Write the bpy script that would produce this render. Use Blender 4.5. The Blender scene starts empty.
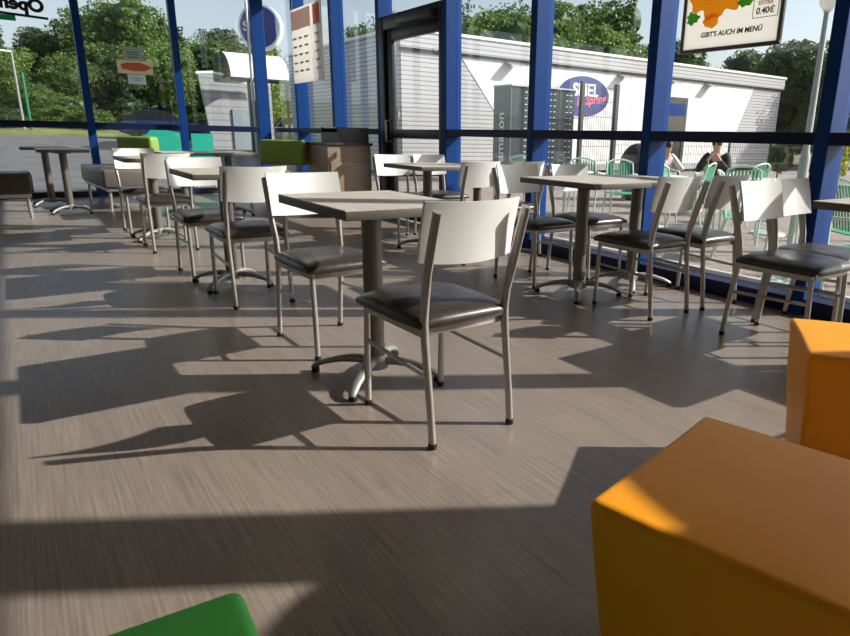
import bpy, bmesh, math, random
import numpy as np
from mathutils import Vector, Matrix
random.seed(7); rng = np.random.RandomState(7)
SC = bpy.context.scene
COL = SC.collection
R = math.radians

# ------------------------------------------------------------------ camera
def make_camera():
    f = 634.63; pitch = R(15.93); roll = R(1.3153); yaw = R(-53.137); cx = 495.23
    def back(v):
        return Vector((v[0]*math.cos(yaw)+v[1]*math.sin(yaw), -v[0]*math.sin(yaw)+v[1]*math.cos(yaw), v[2]))
    Rt = Vector((1, 0, 0)); U = Vector((0, math.sin(pitch), math.cos(pitch))); F = Vector((0, math.cos(pitch), -math.sin(pitch)))
    c, s = math.cos(roll), math.sin(roll)
    right = back(Rt*c + U*s); up = back(-Rt*s + U*c); fw = back(F)
    m = Matrix((right, up, -fw)).transposed().to_4x4()
    m.translation = Vector((0, 0, 1.0))
    cd = bpy.data.cameras.new('camera'); co = bpy.data.objects.new('camera', cd); COL.objects.link(co)
    cd.sensor_fit = 'HORIZONTAL'; cd.sensor_width = 36; cd.lens = f/850*36
    cd.shift_x = -(cx-425)/850
    cd.clip_start = 0.02; cd.clip_end = 500
    co.matrix_world = m
    SC.camera = co
make_camera()

# ------------------------------------------------------------------ light
SUN_EL = R(33.2); SUN_AZ = (0.521, 0.853)
w = bpy.data.worlds.new('sky'); SC.world = w; w.use_nodes = True
nt = w.node_tree; nt.nodes.clear()
sky = nt.nodes.new('ShaderNodeTexSky'); sky.sky_type = 'NISHITA'; sky.sun_disc = False
sky.sun_elevation = SUN_EL; sky.sun_rotation = math.atan2(SUN_AZ[0], SUN_AZ[1])
sky.air_density = 1.0; sky.dust_density = 2.0; sky.ozone_density = 1.0; sky.altitude = 0
hs = nt.nodes.new('ShaderNodeHueSaturation'); hs.inputs['Saturation'].default_value = 0.62
bg = nt.nodes.new('ShaderNodeBackground'); bg.inputs['Strength'].default_value = 0.19
wo = nt.nodes.new('ShaderNodeOutputWorld')
nt.links.new(sky.outputs[0], hs.inputs['Color']); nt.links.new(hs.outputs[0], bg.inputs['Color']); nt.links.new(bg.outputs[0], wo.inputs[0])
sd = bpy.data.lights.new('sun', 'SUN'); sd.energy = 7.0; sd.angle = R(0.55); sd.color = (1.0, 0.93, 0.84)
so = bpy.data.objects.new('sun', sd); COL.objects.link(so)
dv = Vector((-SUN_AZ[0]*math.cos(SUN_EL), -SUN_AZ[1]*math.cos(SUN_EL), -math.sin(SUN_EL)))
so.rotation_euler = dv.to_track_quat('-Z', 'Y').to_euler(); so.location = (6, 10, 12)
SC.view_settings.view_transform = 'Standard'; SC.view_settings.look = 'None'
SC.view_settings.exposure = 0.0; SC.view_settings.gamma = 1.0; SC.view_settings.use_curve_mapping = False

# ------------------------------------------------------------------ materials
def principled(name, col, rough=0.5, metal=0.0, spec=0.5, coat=0.0):
    m = bpy.data.materials.new(name); m.use_nodes = True
    b = m.node_tree.nodes['Principled BSDF']
    b.inputs['Base Color'].default_value = (*col, 1); b.inputs['Roughness'].default_value = rough
    b.inputs['Metallic'].default_value = metal; b.inputs['Specular IOR Level'].default_value = spec
    b.inputs['Coat Weight'].default_value = coat
    return m
def noisy(name, c1, c2, scale=8, rough=0.5, metal=0.0, stretch=(1, 1, 1), detail=4, bump=0.0, spec=0.5, lo=0.35, hi=0.65):
    m = principled(name, c1, rough, metal, spec); n = m.node_tree; b = n.nodes['Principled BSDF']
    tc = n.nodes.new('ShaderNodeTexCoord'); mp = n.nodes.new('ShaderNodeMapping'); mp.inputs['Scale'].default_value = stretch
    no = n.nodes.new('ShaderNodeTexNoise'); no.inputs['Scale'].default_value = scale; no.inputs['Detail'].default_value = detail
    cr = n.nodes.new('ShaderNodeValToRGB'); cr.color_ramp.elements[0].position = lo; cr.color_ramp.elements[1].position = hi
    cr.color_ramp.elements[0].color = (*c1, 1); cr.color_ramp.elements[1].color = (*c2, 1)
    n.links.new(tc.outputs['Object'], mp.inputs[0]); n.links.new(mp.outputs[0], no.inputs['Vector'])
    n.links.new(no.outputs['Fac'], cr.inputs[0]); n.links.new(cr.outputs[0], b.inputs['Base Color'])
    if bump:
        bp = n.nodes.new('ShaderNodeBump'); bp.inputs['Strength'].default_value = bump; bp.inputs['Distance'].default_value = 0.01
        n.links.new(no.outputs['Fac'], bp.inputs['Height']); n.links.new(bp.outputs[0], b.inputs['Normal'])
    return m
M = {}
def floor_material():
    m = principled('vinyl_floor', (.2, .18, .16), 0.33, 0, 0.45); n = m.node_tree; b = n.nodes['Principled BSDF']
    tc = n.nodes.new('ShaderNodeTexCoord')
    def streak(sc, scale, lo, hi):
        mp = n.nodes.new('ShaderNodeMapping'); mp.inputs['Scale'].default_value = sc
        no = n.nodes.new('ShaderNodeTexNoise'); no.inputs['Scale'].default_value = scale; no.inputs['Detail'].default_value = 5; no.inputs['Roughness'].default_value = .6
        mr = n.nodes.new('ShaderNodeMapRange'); mr.inputs['From Min'].default_value = .3; mr.inputs['From Max'].default_value = .7
        mr.inputs['To Min'].default_value = lo; mr.inputs['To Max'].default_value = hi
        n.links.new(tc.outputs['Object'], mp.inputs[0]); n.links.new(mp.outputs[0], no.inputs['Vector']); n.links.new(no.outputs['Fac'], mr.inputs[0])
        return mr.outputs[0]
    a = streak((1.1, 42, 1), 3.2, .72, 1.25)       # grain along the room
    c = streak((45, 2.5, 1), 3.0, .93, 1.07)       # faint cross weave
    d = streak((.6, 5, 1), 1.6, .9, 1.1)
    m1 = n.nodes.new('ShaderNodeMath'); m1.operation = 'MULTIPLY'; m2 = n.nodes.new('ShaderNodeMath'); m2.operation = 'MULTIPLY'
    n.links.new(a, m1.inputs[0]); n.links.new(c, m1.inputs[1]); n.links.new(m1.outputs[0], m2.inputs[0]); n.links.new(d, m2.inputs[1])
    vm = n.nodes.new('ShaderNodeVectorMath'); vm.operation = 'SCALE'; vm.inputs[0].default_value = (.238, .192, .160)
    n.links.new(m2.outputs[0], vm.inputs['Scale']); n.links.new(vm.outputs[0], b.inputs['Base Color'])
    return m
M['floor'] = floor_material()
M['steel'] = principled('satin_metal', (.46, .44, .42), 0.36, 0.55)
M['pedestal'] = principled('pedestal_metal', (.17, .155, .14), 0.45, 0.3)
M['castbase'] = principled('cast_aluminium', (.34, .34, .33), 0.5, 0.5)
M['rubber'] = principled('black_rubber', (.015, .015, .015), 0.6)
M['vinyl'] = noisy('brown_vinyl', (.030, .023, .020), (.045, .036, .031), 30, 0.33, bump=0.05)
M['backpanel'] = principled('pale_back_laminate', (.80, .80, .79), 0.38)
M['tabletop'] = noisy('table_laminate', (.50, .45, .38), (.60, .55, .48), 6, 0.4, stretch=(1, 14, 1))
M['tableedge'] = principled('table_edging', (.11, .098, .085), 0.5)  # dark edging, its tone lowered further for shade on the near sides
M['blue'] = principled('blue_frame_paint', (.002, .038, .18), 0.45, spec=.15)
M['navy'] = principled('navy_frame_paint', (.006, .010, .045), 0.45, spec=.2)
M['black'] = principled('black_frame_paint', (.012, .012, .016), 0.4)
M['orange'] = noisy('orange_leatherette', (.92, .35, .012), (.95, .38, .018), 5, 0.45, bump=0.06, spec=.25)
M['green'] = noisy('green_leatherette', (.09, .56, .08), (.11, .62, .10), 5, 0.5, bump=0.04, spec=.3)
M['olive'] = principled('lime_leatherette', (.22, .36, .06), 0.45)
M['brownpad'] = principled('taupe_leatherette', (.13, .115, .105), 0.45)
M['woodbin'] = noisy('walnut_laminate', (.26, .19, .13), (.34, .25, .18), 5, 0.45, stretch=(1, 1, 14))
M['darkgrey'] = principled('dark_grey_plastic', (.05, .05, .055), 0.4)
M['white'] = principled('white_paint', (.8, .8, .79), 0.6)
M['wallwhite'] = principled('interior_wall_paint', (.80, .72, .64), 0.8)
M['ceil'] = principled('ceiling_paint', (.52, .50, .48), 0.85)
M['facade'] = noisy('facade_panels', (.70, .70, .70), (.75, .75, .74), 1.5, 0.6)
M['trimwhite'] = principled('white_trim', (.85, .86, .86), 0.4)
M['asphalt'] = noisy('asphalt', (.10, .102, .105), (.14, .142, .145), 1.2, 0.9)
M['grass'] = noisy('grass', (.10, .14, .03), (.22, .22, .08), 0.8, 0.95)
M['gravel'] = noisy('gravel', (.20, .19, .18), (.34, .33, .31), 18, 0.9)
M['bark'] = noisy('bark', (.06, .045, .03), (.12, .09, .06), 6, 0.9)
M['blackink'] = principled('black_lettering', (.01, .01, .01), 0.5)
M['whiteink'] = principled('white_lettering', (.85, .85, .85), 0.5)
M['pinkink'] = principled('pink_lettering', (.85, .16, .26), 0.5)
M['orangeink'] = principled('orange_lettering', (.85, .45, .12), 0.5)
M['signblue'] = principled('sign_blue', (.035, .05, .22), 0.4)
M['paper'] = principled('poster_paper', (.62, .60, .56), 0.6)
M['pinkpaper'] = principled('pink_poster_paper', (.55, .42, .40), 0.6)
M['frame'] = principled('poster_frame', (.10, .095, .09), 0.4)
M['food'] = noisy('fried_food', (.70, .25, .015), (.90, .42, .04), 40, 0.5)
M['salami'] = noisy('sausage', (.50, .17, .12), (.72, .33, .25), 30, 0.5)
M['leafgreen'] = principled('salad_green', (.10, .32, .04), 0.5)
M['teal'] = principled('turquoise_fabric', (.0, .36, .26), 0.6)
M['tubewhite'] = principled('white_green_tube', (.55, .68, .60), 0.4)
M['greenweave'] = principled('green_weave', (.07, .36, .20), 0.6)
M['locker'] = principled('locker_teal', (.016, .03, .042), 0.45)
M['lockerside'] = principled('locker_grey', (.16, .18, .18), 0.5)
M['galv'] = principled('galvanised_steel', (.38, .40, .40), 0.45, 0.5)
M['fencedark'] = principled('fence_dark', (.03, .035, .04), 0.5)
M['skin'] = principled('skin', (.62, .38, .27), 0.5)
M['hair'] = principled('dark_hair', (.02, .015, .012), 0.6)
M['jacket'] = principled('black_jacket', (.015, .015, .017), 0.8)
M['shirt'] = principled('white_shirt', (.7, .7, .68), 0.8)
M['carblue'] = principled('blue_car_paint', (.02, .05, .17), 0.25, 0.3, coat=.6)
M['carsilver'] = principled('silver_car_paint', (.55, .57, .6), 0.25, 0.3, coat=.6)
M['cardark'] = principled('dark_car_paint', (.03, .035, .04), 0.25, 0.3, coat=.6)
M['carglass'] = principled('car_glass', (.02, .025, .03), 0.08)
M['terracotta'] = noisy('earth', (.14, .10, .07), (.2, .15, .1), 8, 0.9)
M['track'] = principled('pale_rail', (.55, .55, .56), 0.4)

def paper(name, col, tr=.72):
    m = principled(name, col, .6); n = m.node_tree; b = n.nodes['Principled BSDF']
    t = n.nodes.new('ShaderNodeBsdfTranslucent'); t.inputs[0].default_value = (*col, 1); mx = n.nodes.new('ShaderNodeMixShader'); mx.inputs[0].default_value = tr
    n.links.new(b.outputs[0], mx.inputs[1]); n.links.new(t.outputs[0], mx.inputs[2]); n.links.new(mx.outputs[0], n.nodes['Material Output'].inputs[0]); return m
M['poster_grey'] = paper('poster_grey', (.42, .40, .39), .5)
for k_, c_ in (('paper', (.80, .79, .76)), ('pinkpaper', (.74, .60, .57)), ('food', (1.0, .60, .08)), ('salami', (.85, .42, .33)), ('leafgreen', (.22, .55, .12))):
    M[k_] = paper(k_+'_print', c_)
def siding(name, c1, c2, step):
    m = principled(name, c1, 0.5); n = m.node_tree; b = n.nodes['Principled BSDF']
    tc = n.nodes.new('ShaderNodeTexCoord'); sp = n.nodes.new('ShaderNodeSeparateXYZ')
    d = n.nodes.new('ShaderNodeMath'); d.operation = 'DIVIDE'; d.inputs[1].default_value = step
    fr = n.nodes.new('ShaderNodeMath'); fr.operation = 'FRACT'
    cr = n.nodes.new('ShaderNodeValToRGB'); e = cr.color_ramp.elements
    e[0].position = .0; e[0].color = (*c2, 1); e[1].position = .30; e[1].color = (*c1, 1)  # lower part of each rib darkened: groove shade put into the colour
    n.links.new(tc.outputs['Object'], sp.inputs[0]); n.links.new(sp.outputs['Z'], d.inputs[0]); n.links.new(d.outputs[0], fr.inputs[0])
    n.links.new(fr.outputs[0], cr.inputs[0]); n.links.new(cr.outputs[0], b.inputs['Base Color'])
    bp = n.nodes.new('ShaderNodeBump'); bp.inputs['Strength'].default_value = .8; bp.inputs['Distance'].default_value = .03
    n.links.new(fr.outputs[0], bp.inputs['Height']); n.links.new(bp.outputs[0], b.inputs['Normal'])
    return m
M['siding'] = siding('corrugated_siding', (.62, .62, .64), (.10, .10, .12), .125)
M['sidinggrey'] = siding('grey_siding', (.42, .43, .44), (.24, .25, .27), .28)

def glass_material():
    m = bpy.data.materials.new('window_glass'); m.use_nodes = True; n = m.node_tree; n.nodes.clear()
    t = n.nodes.new('ShaderNodeBsdfTransparent'); t.inputs[0].default_value = (.965, .985, .985, 1)
    g = n.nodes.new('ShaderNodeBsdfGlossy'); g.inputs['Roughness'].default_value = 0.0; g.inputs[0].default_value = (1, 1, 1, 1)
    lw = n.nodes.new('ShaderNodeLayerWeight'); lw.inputs['Blend'].default_value = .5
    pw = n.nodes.new('ShaderNodeMath'); pw.operation = 'POWER'; pw.inputs[1].default_value = 5
    fr = n.nodes.new('ShaderNodeMapRange'); fr.inputs['To Min'].default_value = .035; fr.inputs['To Max'].default_value = .9
    n.links.new(lw.outputs['Facing'], pw.inputs[0]); n.links.new(pw.outputs[0], fr.inputs[0])
    mx = n.nodes.new('ShaderNodeMixShader'); o = n.nodes.new('ShaderNodeOutputMaterial')
    n.links.new(fr.outputs[0], mx.inputs[0]); n.links.new(t.outputs[0], mx.inputs[1]); n.links.new(g.outputs[0], mx.inputs[2]); n.links.new(mx.outputs[0], o.inputs[0])
    return m
M['glass'] = glass_material()

def paving():
    m = principled('terrace_paving', (.3, .26, .24), 0.85); n = m.node_tree; b = n.nodes['Principled BSDF']
    tc = n.nodes.new('ShaderNodeTexCoord'); br = n.nodes.new('ShaderNodeTexBrick')
    br.inputs['Scale'].default_value = 1.0; br.inputs['Brick Width'].default_value = .2; br.inputs['Row Height'].default_value = .1
    br.inputs['Mortar Size'].default_value = .006
    br.inputs['Color1'].default_value = (.36, .28, .25, 1); br.inputs['Color2'].default_value = (.26, .22, .20, 1); br.inputs['Mortar'].default_value = (.13, .12, .11, 1)
    n.links.new(tc.outputs['Object'], br.inputs['Vector']); n.links.new(br.outputs[0], b.inputs['Base Color'])
    return m
M['paving'] = paving()

def leaves(name, a, b_):
    m = bpy.data.materials.new(name); m.use_nodes = True; n = m.node_tree; b = n.nodes['Principled BSDF']
    at = n.nodes.new('ShaderNodeAttribute'); at.attribute_name = 'tone'
    cr = n.nodes.new('ShaderNodeValToRGB'); cr.color_ramp.elements[0].color = (*a, 1); cr.color_ramp.elements[1].color = (*b_, 1)
    n.links.new(at.outputs['Fac'], cr.inputs[0]); n.links.new(cr.outputs[0], b.inputs['Base Color'])
    b.inputs['Roughness'].default_value = .55
    tr = n.nodes.new('ShaderNodeBsdfTranslucent'); n.links.new(cr.outputs[0], tr.inputs[0])
    mx = n.nodes.new('ShaderNodeMixShader'); mx.inputs[0].default_value = .3
    o = n.nodes['Material Output']; n.links.new(b.outputs[0], mx.inputs[1]); n.links.new(tr.outputs[0], mx.inputs[2]); n.links.new(mx.outputs[0], o.inputs[0])
    return m
M['leaf_mid'] = leaves('mid_green_leaves', (.04, .09, .02), (.20, .31, .07))
M['leaf_dark'] = leaves('dark_green_leaves', (.026, .058, .02), (.13, .20, .06))
M['leaf_light'] = leaves('light_green_leaves', (.07, .13, .025), (.27, .38, .09))
M['leaf_yellow'] = leaves('yellow_green_leaves', (.30, .32, .04), (.60, .60, .10))

# ------------------------------------------------------------------ mesh helpers
class MB:
    def __init__(s): s.bm = bmesh.new()
    def box(s, x0, y0, z0, x1, y1, z1, bev=0, seg=2):
        r = bmesh.ops.create_cube(s.bm, size=1)
        bmesh.ops.scale(s.bm, vec=(x1-x0, y1-y0, z1-z0), verts=r['verts'])
        bmesh.ops.translate(s.bm, vec=((x0+x1)/2, (y0+y1)/2, (z0+z1)/2), verts=r['verts'])
        if bev:
            ed = set(e for v in r['verts'] for e in v.link_edges)
            bmesh.ops.bevel(s.bm, geom=list(ed), offset=bev, segments=seg, profile=.5, affect='EDGES')
        return s
    def sweep(s, pts, ra, rb=None, n=10, side=None):
        """elliptical tube; ra along 'side' direction, rb across; ra/rb can be lists"""
        pts = [Vector(p) for p in pts]; rings = []
        for i, p in enumerate(pts):
            t = (pts[min(i+1, len(pts)-1)]-pts[max(i-1, 0)]).normalized()
            sd = Vector(side) if side else (Vector((0, 0, 1)) if abs(t.z) < .9 else Vector((1, 0, 0)))
            a = (sd - t*sd.dot(t)).normalized(); b = t.cross(a)
            A = ra[i] if isinstance(ra, (list, tuple)) else ra
            B = A if rb is None else (rb[i] if isinstance(rb, (list, tuple)) else rb)
            rings.append([s.bm.verts.new(p + a*(A*math.cos(2*math.pi*k/n)) + b*(B*math.sin(2*math.pi*k/n))) for k in range(n)])
        for i in range(len(rings)-1):
            for k in range(n):
                s.bm.faces.new((rings[i][k], rings[i][(k+1) % n], rings[i+1][(k+1) % n], rings[i+1][k]))
        s.bm.faces.new(rings[0][::-1]); s.bm.faces.new(rings[-1])
        return s
    def lathe(s, prof, n=24, c=(0, 0, 0)):
        rings = []
        for r, z in prof:
            rings.append([s.bm.verts.new((c[0]+r*math.cos(2*math.pi*k/n), c[1]+r*math.sin(2*math.pi*k/n), c[2]+z)) for k in range(n)])
        for i in range(len(rings)-1):
            for k in range(n):
                s.bm.faces.new((rings[i][k], rings[i][(k+1) % n], rings[i+1][(k+1) % n], rings[i+1][k]))
        s.bm.faces.new(rings[0][::-1]); s.bm.faces.new(rings[-1])
        return s
    def prism(s, pts, off):
        """polygon in 3-D extruded by off"""
        a = [s.bm.verts.new(p) for p in pts]; b = [s.bm.verts.new(Vector(p)+Vector(off)) for p in pts]
        s.bm.faces.new(a); s.bm.faces.new(b[::-1])
        for i in range(len(a)):
            j = (i+1) % len(a); s.bm.faces.new((a[j], a[i], b[i], b[j]))
        return s
    def build(s, name, mat, parent=None, ang=35, flat=False):
        bmesh.ops.recalc_face_normals(s.bm, faces=s.bm.faces)
        me = bpy.data.meshes.new(name); s.bm.to_mesh(me); s.bm.free()
        mats = mat if isinstance(mat, (list, tuple)) else [mat]
        for m in mats: me.materials.append(m)
        if not flat:
            me.polygons.foreach_set('use_smooth', [True]*len(me.polygons)); me.set_sharp_from_angle(angle=R(ang))
        o = bpy.data.objects.new(name, me); COL.objects.link(o)
        if parent: o.parent = parent
        return o
def tag(o, label, cat, group=None, kind=None):
    o['label'] = label; o['category'] = cat
    if group: o['group'] = group
    if kind: o['kind'] = kind
    return o
def thing(name, label, cat, loc=(0, 0, 0), rz=0, group=None):
    o = bpy.data.objects.new(name, None); o.empty_display_size = .1; COL.objects.link(o)
    o.location = loc; o.rotation_euler = (0, 0, rz); return tag(o, label, cat, group)
def struct(o, label=None):
    o['kind'] = 'structure'
    if label: o['label'] = label
    return o
def dup(root, loc, rz, label, group=None, scale=None):
    r = root.copy(); COL.objects.link(r); r.location = loc; r.rotation_euler = (0, 0, rz); r['label'] = label
    if group: r['group'] = group
    if scale: r.scale = scale
    for ch in list(root.children):
        c = ch.copy(); COL.objects.link(c); c.parent = r
        for g in list(ch.children):
            d = g.copy(); COL.objects.link(d); d.parent = c
    return r
def text(name, body, size, mat, mw, parent=None, extrude=.001, bold=0, shear=0, align='CENTER', sx=1.0):
    cu = bpy.data.curves.new(name, 'FONT'); cu.body = body; cu.size = size; cu.extrude = extrude; cu.align_x = align; cu.offset = bold; cu.shear = shear
    t = bpy.data.objects.new(name, cu); COL.objects.link(t)
    dg = bpy.context.evaluated_depsgraph_get(); me = bpy.data.meshes.new_from_object(t.evaluated_get(dg)); me.name = name
    bpy.data.objects.remove(t); me.materials.clear(); me.materials.append(mat)
    me.transform(mw @ Matrix.Diagonal((sx, 1, 1, 1)))
    if sx < 0: me.flip_normals()
    o = bpy.data.objects.new(name, me); COL.objects.link(o)
    if parent: o.parent = parent
    return o
def basis(origin, xd, zd):
    """text matrix: x along xd, y (up of letters) along zd"""
    xd = Vector(xd).normalized(); zd = Vector(zd).normalized(); n = xd.cross(zd)
    m = Matrix((xd, zd, n)).transposed().to_4x4(); m.translation = Vector(origin); return m

# ------------------------------------------------------------------ setting: room shell
YN = 3.70       # room face of north wall
YG = 3.83       # glass plane
XW = -11.30
XG = -11.38
HC = 3.27
XE = 3.9; YS = -4.6
struct(MB().box(XW-.2, YS, -.12, XE, YN+.2, 0).build('floor', M['floor'], flat=True))
struct(MB().box(XW-.3, YS-.2, HC, XE+.2, YN+.35, HC+.2).build('ceiling', M['ceil'], flat=True))
struct(MB().box(XE, YS, 0, XE+.2, YN+.2, HC).build('wall_east', M['wallwhite'], flat=True))
struct(MB().box(XW-.2, YS-.2, 0, XE, YS, HC).build('wall_south', M['wallwhite'], flat=True))
mull = [-10.22, -8.80, -7.40, -5.91, -4.49, -3.18, -1.90, -.62, 1.96, 3.24]
n_trim = 0
def trim(mb, mat):
    global n_trim
    n_trim += 1
    return struct(mb.build('trim_%d' % n_trim, mat, ang=20))
for x in mull:
    hw = .042
    trim(MB().box(x-hw, YN, 0, x+hw, YG+.06, HC, .006), M['blue'])
trim(MB().box(.66-.12, YN, 0, .66+.12, YG+.06, HC, .006), M['blue'])       # broad column
trim(MB().box(XW-.10, YN-.27, 0, XW+.0, YN-.07, HC, .006), M['blue'])     # corner column
# north transoms, sills, head
edges = [XW-.08] + [m for m in mull if m < .5] + [.66] + [m for m in mull if m > .9] + [XE]
for i in range(len(edges)-1):
    a, b = edges[i]+.042, edges[i+1]-.042
    if abs(edges[i+1]-.66) < .01: b = .54
    if abs(edges[i]-.66) < .01: a = .78
    if abs(edges[i]+7.40) < .01: continue
    trim(MB().box(a, YN+.005, .995, b, YG+.05, 1.065, .004), M['navy'])
    trim(MB().box(a, YN+.01, 0, b, YG+.05, .10, .004), M['navy'])
    trim(MB().box(a, YN+.01, HC-.18, b, YG+.05, HC, .004), M['navy'])
    g = MB().box(a, YG, .10, b, YG+.008, .995).box(a, YG, 1.065, b, YG+.008, HC-.18)
    struct(g.build('window_%d' % (i+1), M['glass'], flat=True))
# pale rail outside the sill
struct(MB().box(-5.8, YG+.06, .03, XE, YG+.10, .125, .004).build('trim_rail', M['track']))
# west wall
wm = [-3.95, -2.71, -1.47, -.22, 1.02, 2.27]
for y in wm:
    trim(MB().box(XG-.04, y-.05, 0, XW, y+.05, HC, .006), M['blue'])
we = [YS] + wm + [YN-.27]
for i in range(len(we)-1):
    a, b = we[i]+(.05 if i else 0), we[i+1]-(.05 if i < len(we)-2 else 0)
    trim(MB().box(XG-.03, a, .985, XW-.005, b, 1.075, .004), M['navy'])
    trim(MB().box(XG-.03, a, 0, XW-.005, b, .09, .004), M['black'])
    trim(MB().box(XG-.03, a, HC-.18, XW-.005, b, HC, .004), M['navy'])
    g = MB().box(XG, a, .09, XG+.008, b, .985).box(XG, a, 1.075, XG+.008, b, HC-.18)
    struct(g.build('window_%d' % (i+20), M['glass'], flat=True))
# door in the north wall between the mullions at -7.40 and -5.91
dx0, dx1 = -7.358, -5.952
door = bpy.data.objects.new('door_1', None); COL.objects.link(door); struct(door, 'dark framed glass door with overhead closer')
MB().box(dx0, YN+.0, 0, dx0+.12, YG+.03, 2.28, .004).box(dx1-.05, YN+.0, 0, dx1, YG+.03, 2.28, .004).box(dx0+.12, YN, 2.16, dx1-.05, YG+.03, 2.28, .004).build('door_frame', M['black'], door)
lf = MB(); lx0, lx1 = dx0+.13, dx1-.06
lf.box(lx0, YN+.03, .02, lx0+.13, YN+.09, 2.15, .004).box(lx1-.05, YN+.03, .02, lx1, YN+.09, 2.15, .004)
lf.box(lx0+.13, YN+.03, 2.04, lx1-.05, YN+.09, 2.15, .004).box(lx0+.13, YN+.03, .96, lx1-.05, YN+.09, 1.06, .004).box(lx0+.13, YN+.03, .02, lx1-.05, YN+.09, .2, .004)
lf.build('door_leaf', M['black'], door)
MB().box(lx0+.13, YN+.055, .2, lx1-.05, YN+.063, .96).box(lx0+.13, YN+.055, 1.06, lx1-.05, YN+.063, 2.04).build('door_glass', M['glass'], door, flat=True)
MB().box(dx0+.55, YN-.07, 2.17, dx1-.12, YN-.001, 2.25, .01).build('door_closer', M['darkgrey'], door)
MB().sweep([(lx0+.07, YN+.03, .92), (lx0+.07, YN-.035, .92), (lx0+.07, YN-.035, 1.16), (lx0+.07, YN+.03, 1.16)], .012).build('door_handle', M['steel'], door)
MB().box(lx0+.17, YN+.048, 1.19, lx0+.24, YN+.0545, 1.26).build('door_sticker', M['whiteink'], door)
# overlight
struct(MB().box(dx0, YG, 2.31, dx1, YG+.008, HC-.18).build('window_30', M['glass'], flat=True))
trim(MB().box(dx0, YN+.005, 2.28, dx1, YG+.05, 2.31, .003), M['navy']); trim(MB().box(dx0, YN+.005, HC-.18, dx1, YG+.05, HC, .003), M['navy'])

# ------------------------------------------------------------------ setting: grounds outside
struct(MB().box(-19.5, YG+.1, -.5, 14, 34, -.20).build('terrace_ground', M['paving'], flat=True))
def ground_profile():
    prof = [(-11.5, -.06), (-20, 0.0), (-30, .22), (-42, .55), (-42.01, .67), (-46, .9), (-52, 1.6), (-60, 2.6), (-110, 6)]
    def strip(ps, y0, y1, name, mat):
        bm = bmesh.new(); rows = []
        for x, z in ps: rows.append((bm.verts.new((x, y0, z)), bm.verts.new((x, y1, z))))
        for i in range(len(rows)-1): bm.faces.new((rows[i][0], rows[i][1], rows[i+1][1], rows[i+1][0]))
        r = bmesh.ops.extrude_face_region(bm, geom=list(bm.faces)); bmesh.ops.translate(bm, vec=(0, 0, -.5), verts=[v for v in r['geom'] if isinstance(v, bmesh.types.BMVert)])
        b = MB(); b.bm.free(); b.bm = bm; return struct(b.build(name, mat, flat=True))
    strip(prof[:4], -40, YG+.09, 'road_ground', M['asphalt'])
    strip([(-19.5, -.01)]+[(x, z) for x, z in prof[2:4]], YG+.09, 34, 'car_park_ground', M['asphalt'])
    strip(prof[3:], -60, 90, 'grass_ground', M['grass'])
ground_profile()
struct(MB().box(-42, 34, -.4, 40, 110, -.08).build('meadow_ground', M['grass'], flat=True))
struct(MB().box(-13.6, YG+.2, -.22, -12.9, 30, -.17).build('gravel_strip_ground', M['gravel'], flat=True))

# ------------------------------------------------------------------ chairs
def seat_pad():
    bm = bmesh.new(); nx, ny = 12, 12; top = []; hx, hy = .226, .205
    def shape(u, v):
        x = u*hx+.018; taper = 1-.06*(1-u)/2*1.0
        y = v*hy*taper
        r = max(abs(u), abs(v)); k = (1-abs(u)**4)*(1-abs(v)**4)
        # round the plan corners
        c = 1-.045*(abs(u)*abs(v))**3
        return x*c, y*c, k
    T = [[None]*(ny+1) for _ in range(nx+1)]; B = [[None]*(ny+1) for _ in range(nx+1)]
    for i in range(nx+1):
        for j in range(ny+1):
            u = math.sin((i/nx-.5)*math.pi); v = math.sin((j/ny-.5)*math.pi)
            x, y, k = shape(u, v)
            T[i][j] = bm.verts.new((x, y, .418+.045*k**.45))
            if 0 < i < nx and 0 < j < ny: B[i][j] = bm.verts.new((x*.97, y*.97, .403))
            else: B[i][j] = bm.verts.new((x*.98, y*.98, .404))
    for i in range(nx):
        for j in range(ny):
            bm.faces.new((T[i][j], T[i+1][j], T[i+1][j+1], T[i][j+1])); bm.faces.new((B[i][j], B[i][j+1], B[i+1][j+1], B[i+1][j]))
    for i in range(nx):
        bm.faces.new((T[i][0], B[i][0], B[i+1][0], T[i+1][0])); bm.faces.new((T[i][ny], T[i+1][ny], B[i+1][ny], B[i][ny]))
        bm.faces.new((T[0][i], T[0][i+1], B[0][i+1], B[0][i])); bm.faces.new((T[nx][i], B[nx][i], B[nx][i+1], T[nx][i+1]))
    b = MB(); b.bm.free(); b.bm = bm; return b
def back_panel():
    bm = bmesh.new(); n = 16; hw = .184; rows = []
    for i in range(n+1):
        v = -1+2*i/n; y = v*hw
        bow = -.038*(1-v*v)
        col = []
        for z, xo in ((.618, -.212), (.715, -.232), (.812, -.258)):
            for th in (0, 1):
                zz = z - (0.004*(1-v*v) if z > .8 else 0) - (0.010*(1-v*v) if z < .65 else 0)
                col.append(bm.verts.new((xo+bow+(.006 if th == 0 else -.006)+.030, y, zz)))
        rows.append(col)
    for i in range(n):
        a, b = rows[i], rows[i+1]
        for k in (0, 2):
            bm.faces.new((a[k], b[k], b[k+2], a[k+2])); bm.faces.new((a[k+1], a[k+3], b[k+3], b[k+1]))
        bm.faces.new((a[4], b[4], b[5], a[5])); bm.faces.new((a[0], a[1], b[1], b[0]))
    for a in (rows[0], rows[-1]):
        bm.faces.new((a[0], a[2], a[3], a[1])); bm.faces.new((a[2], a[4], a[5], a[3]))
    b = MB(); b.bm.free(); b.bm = bm; return b
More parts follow.
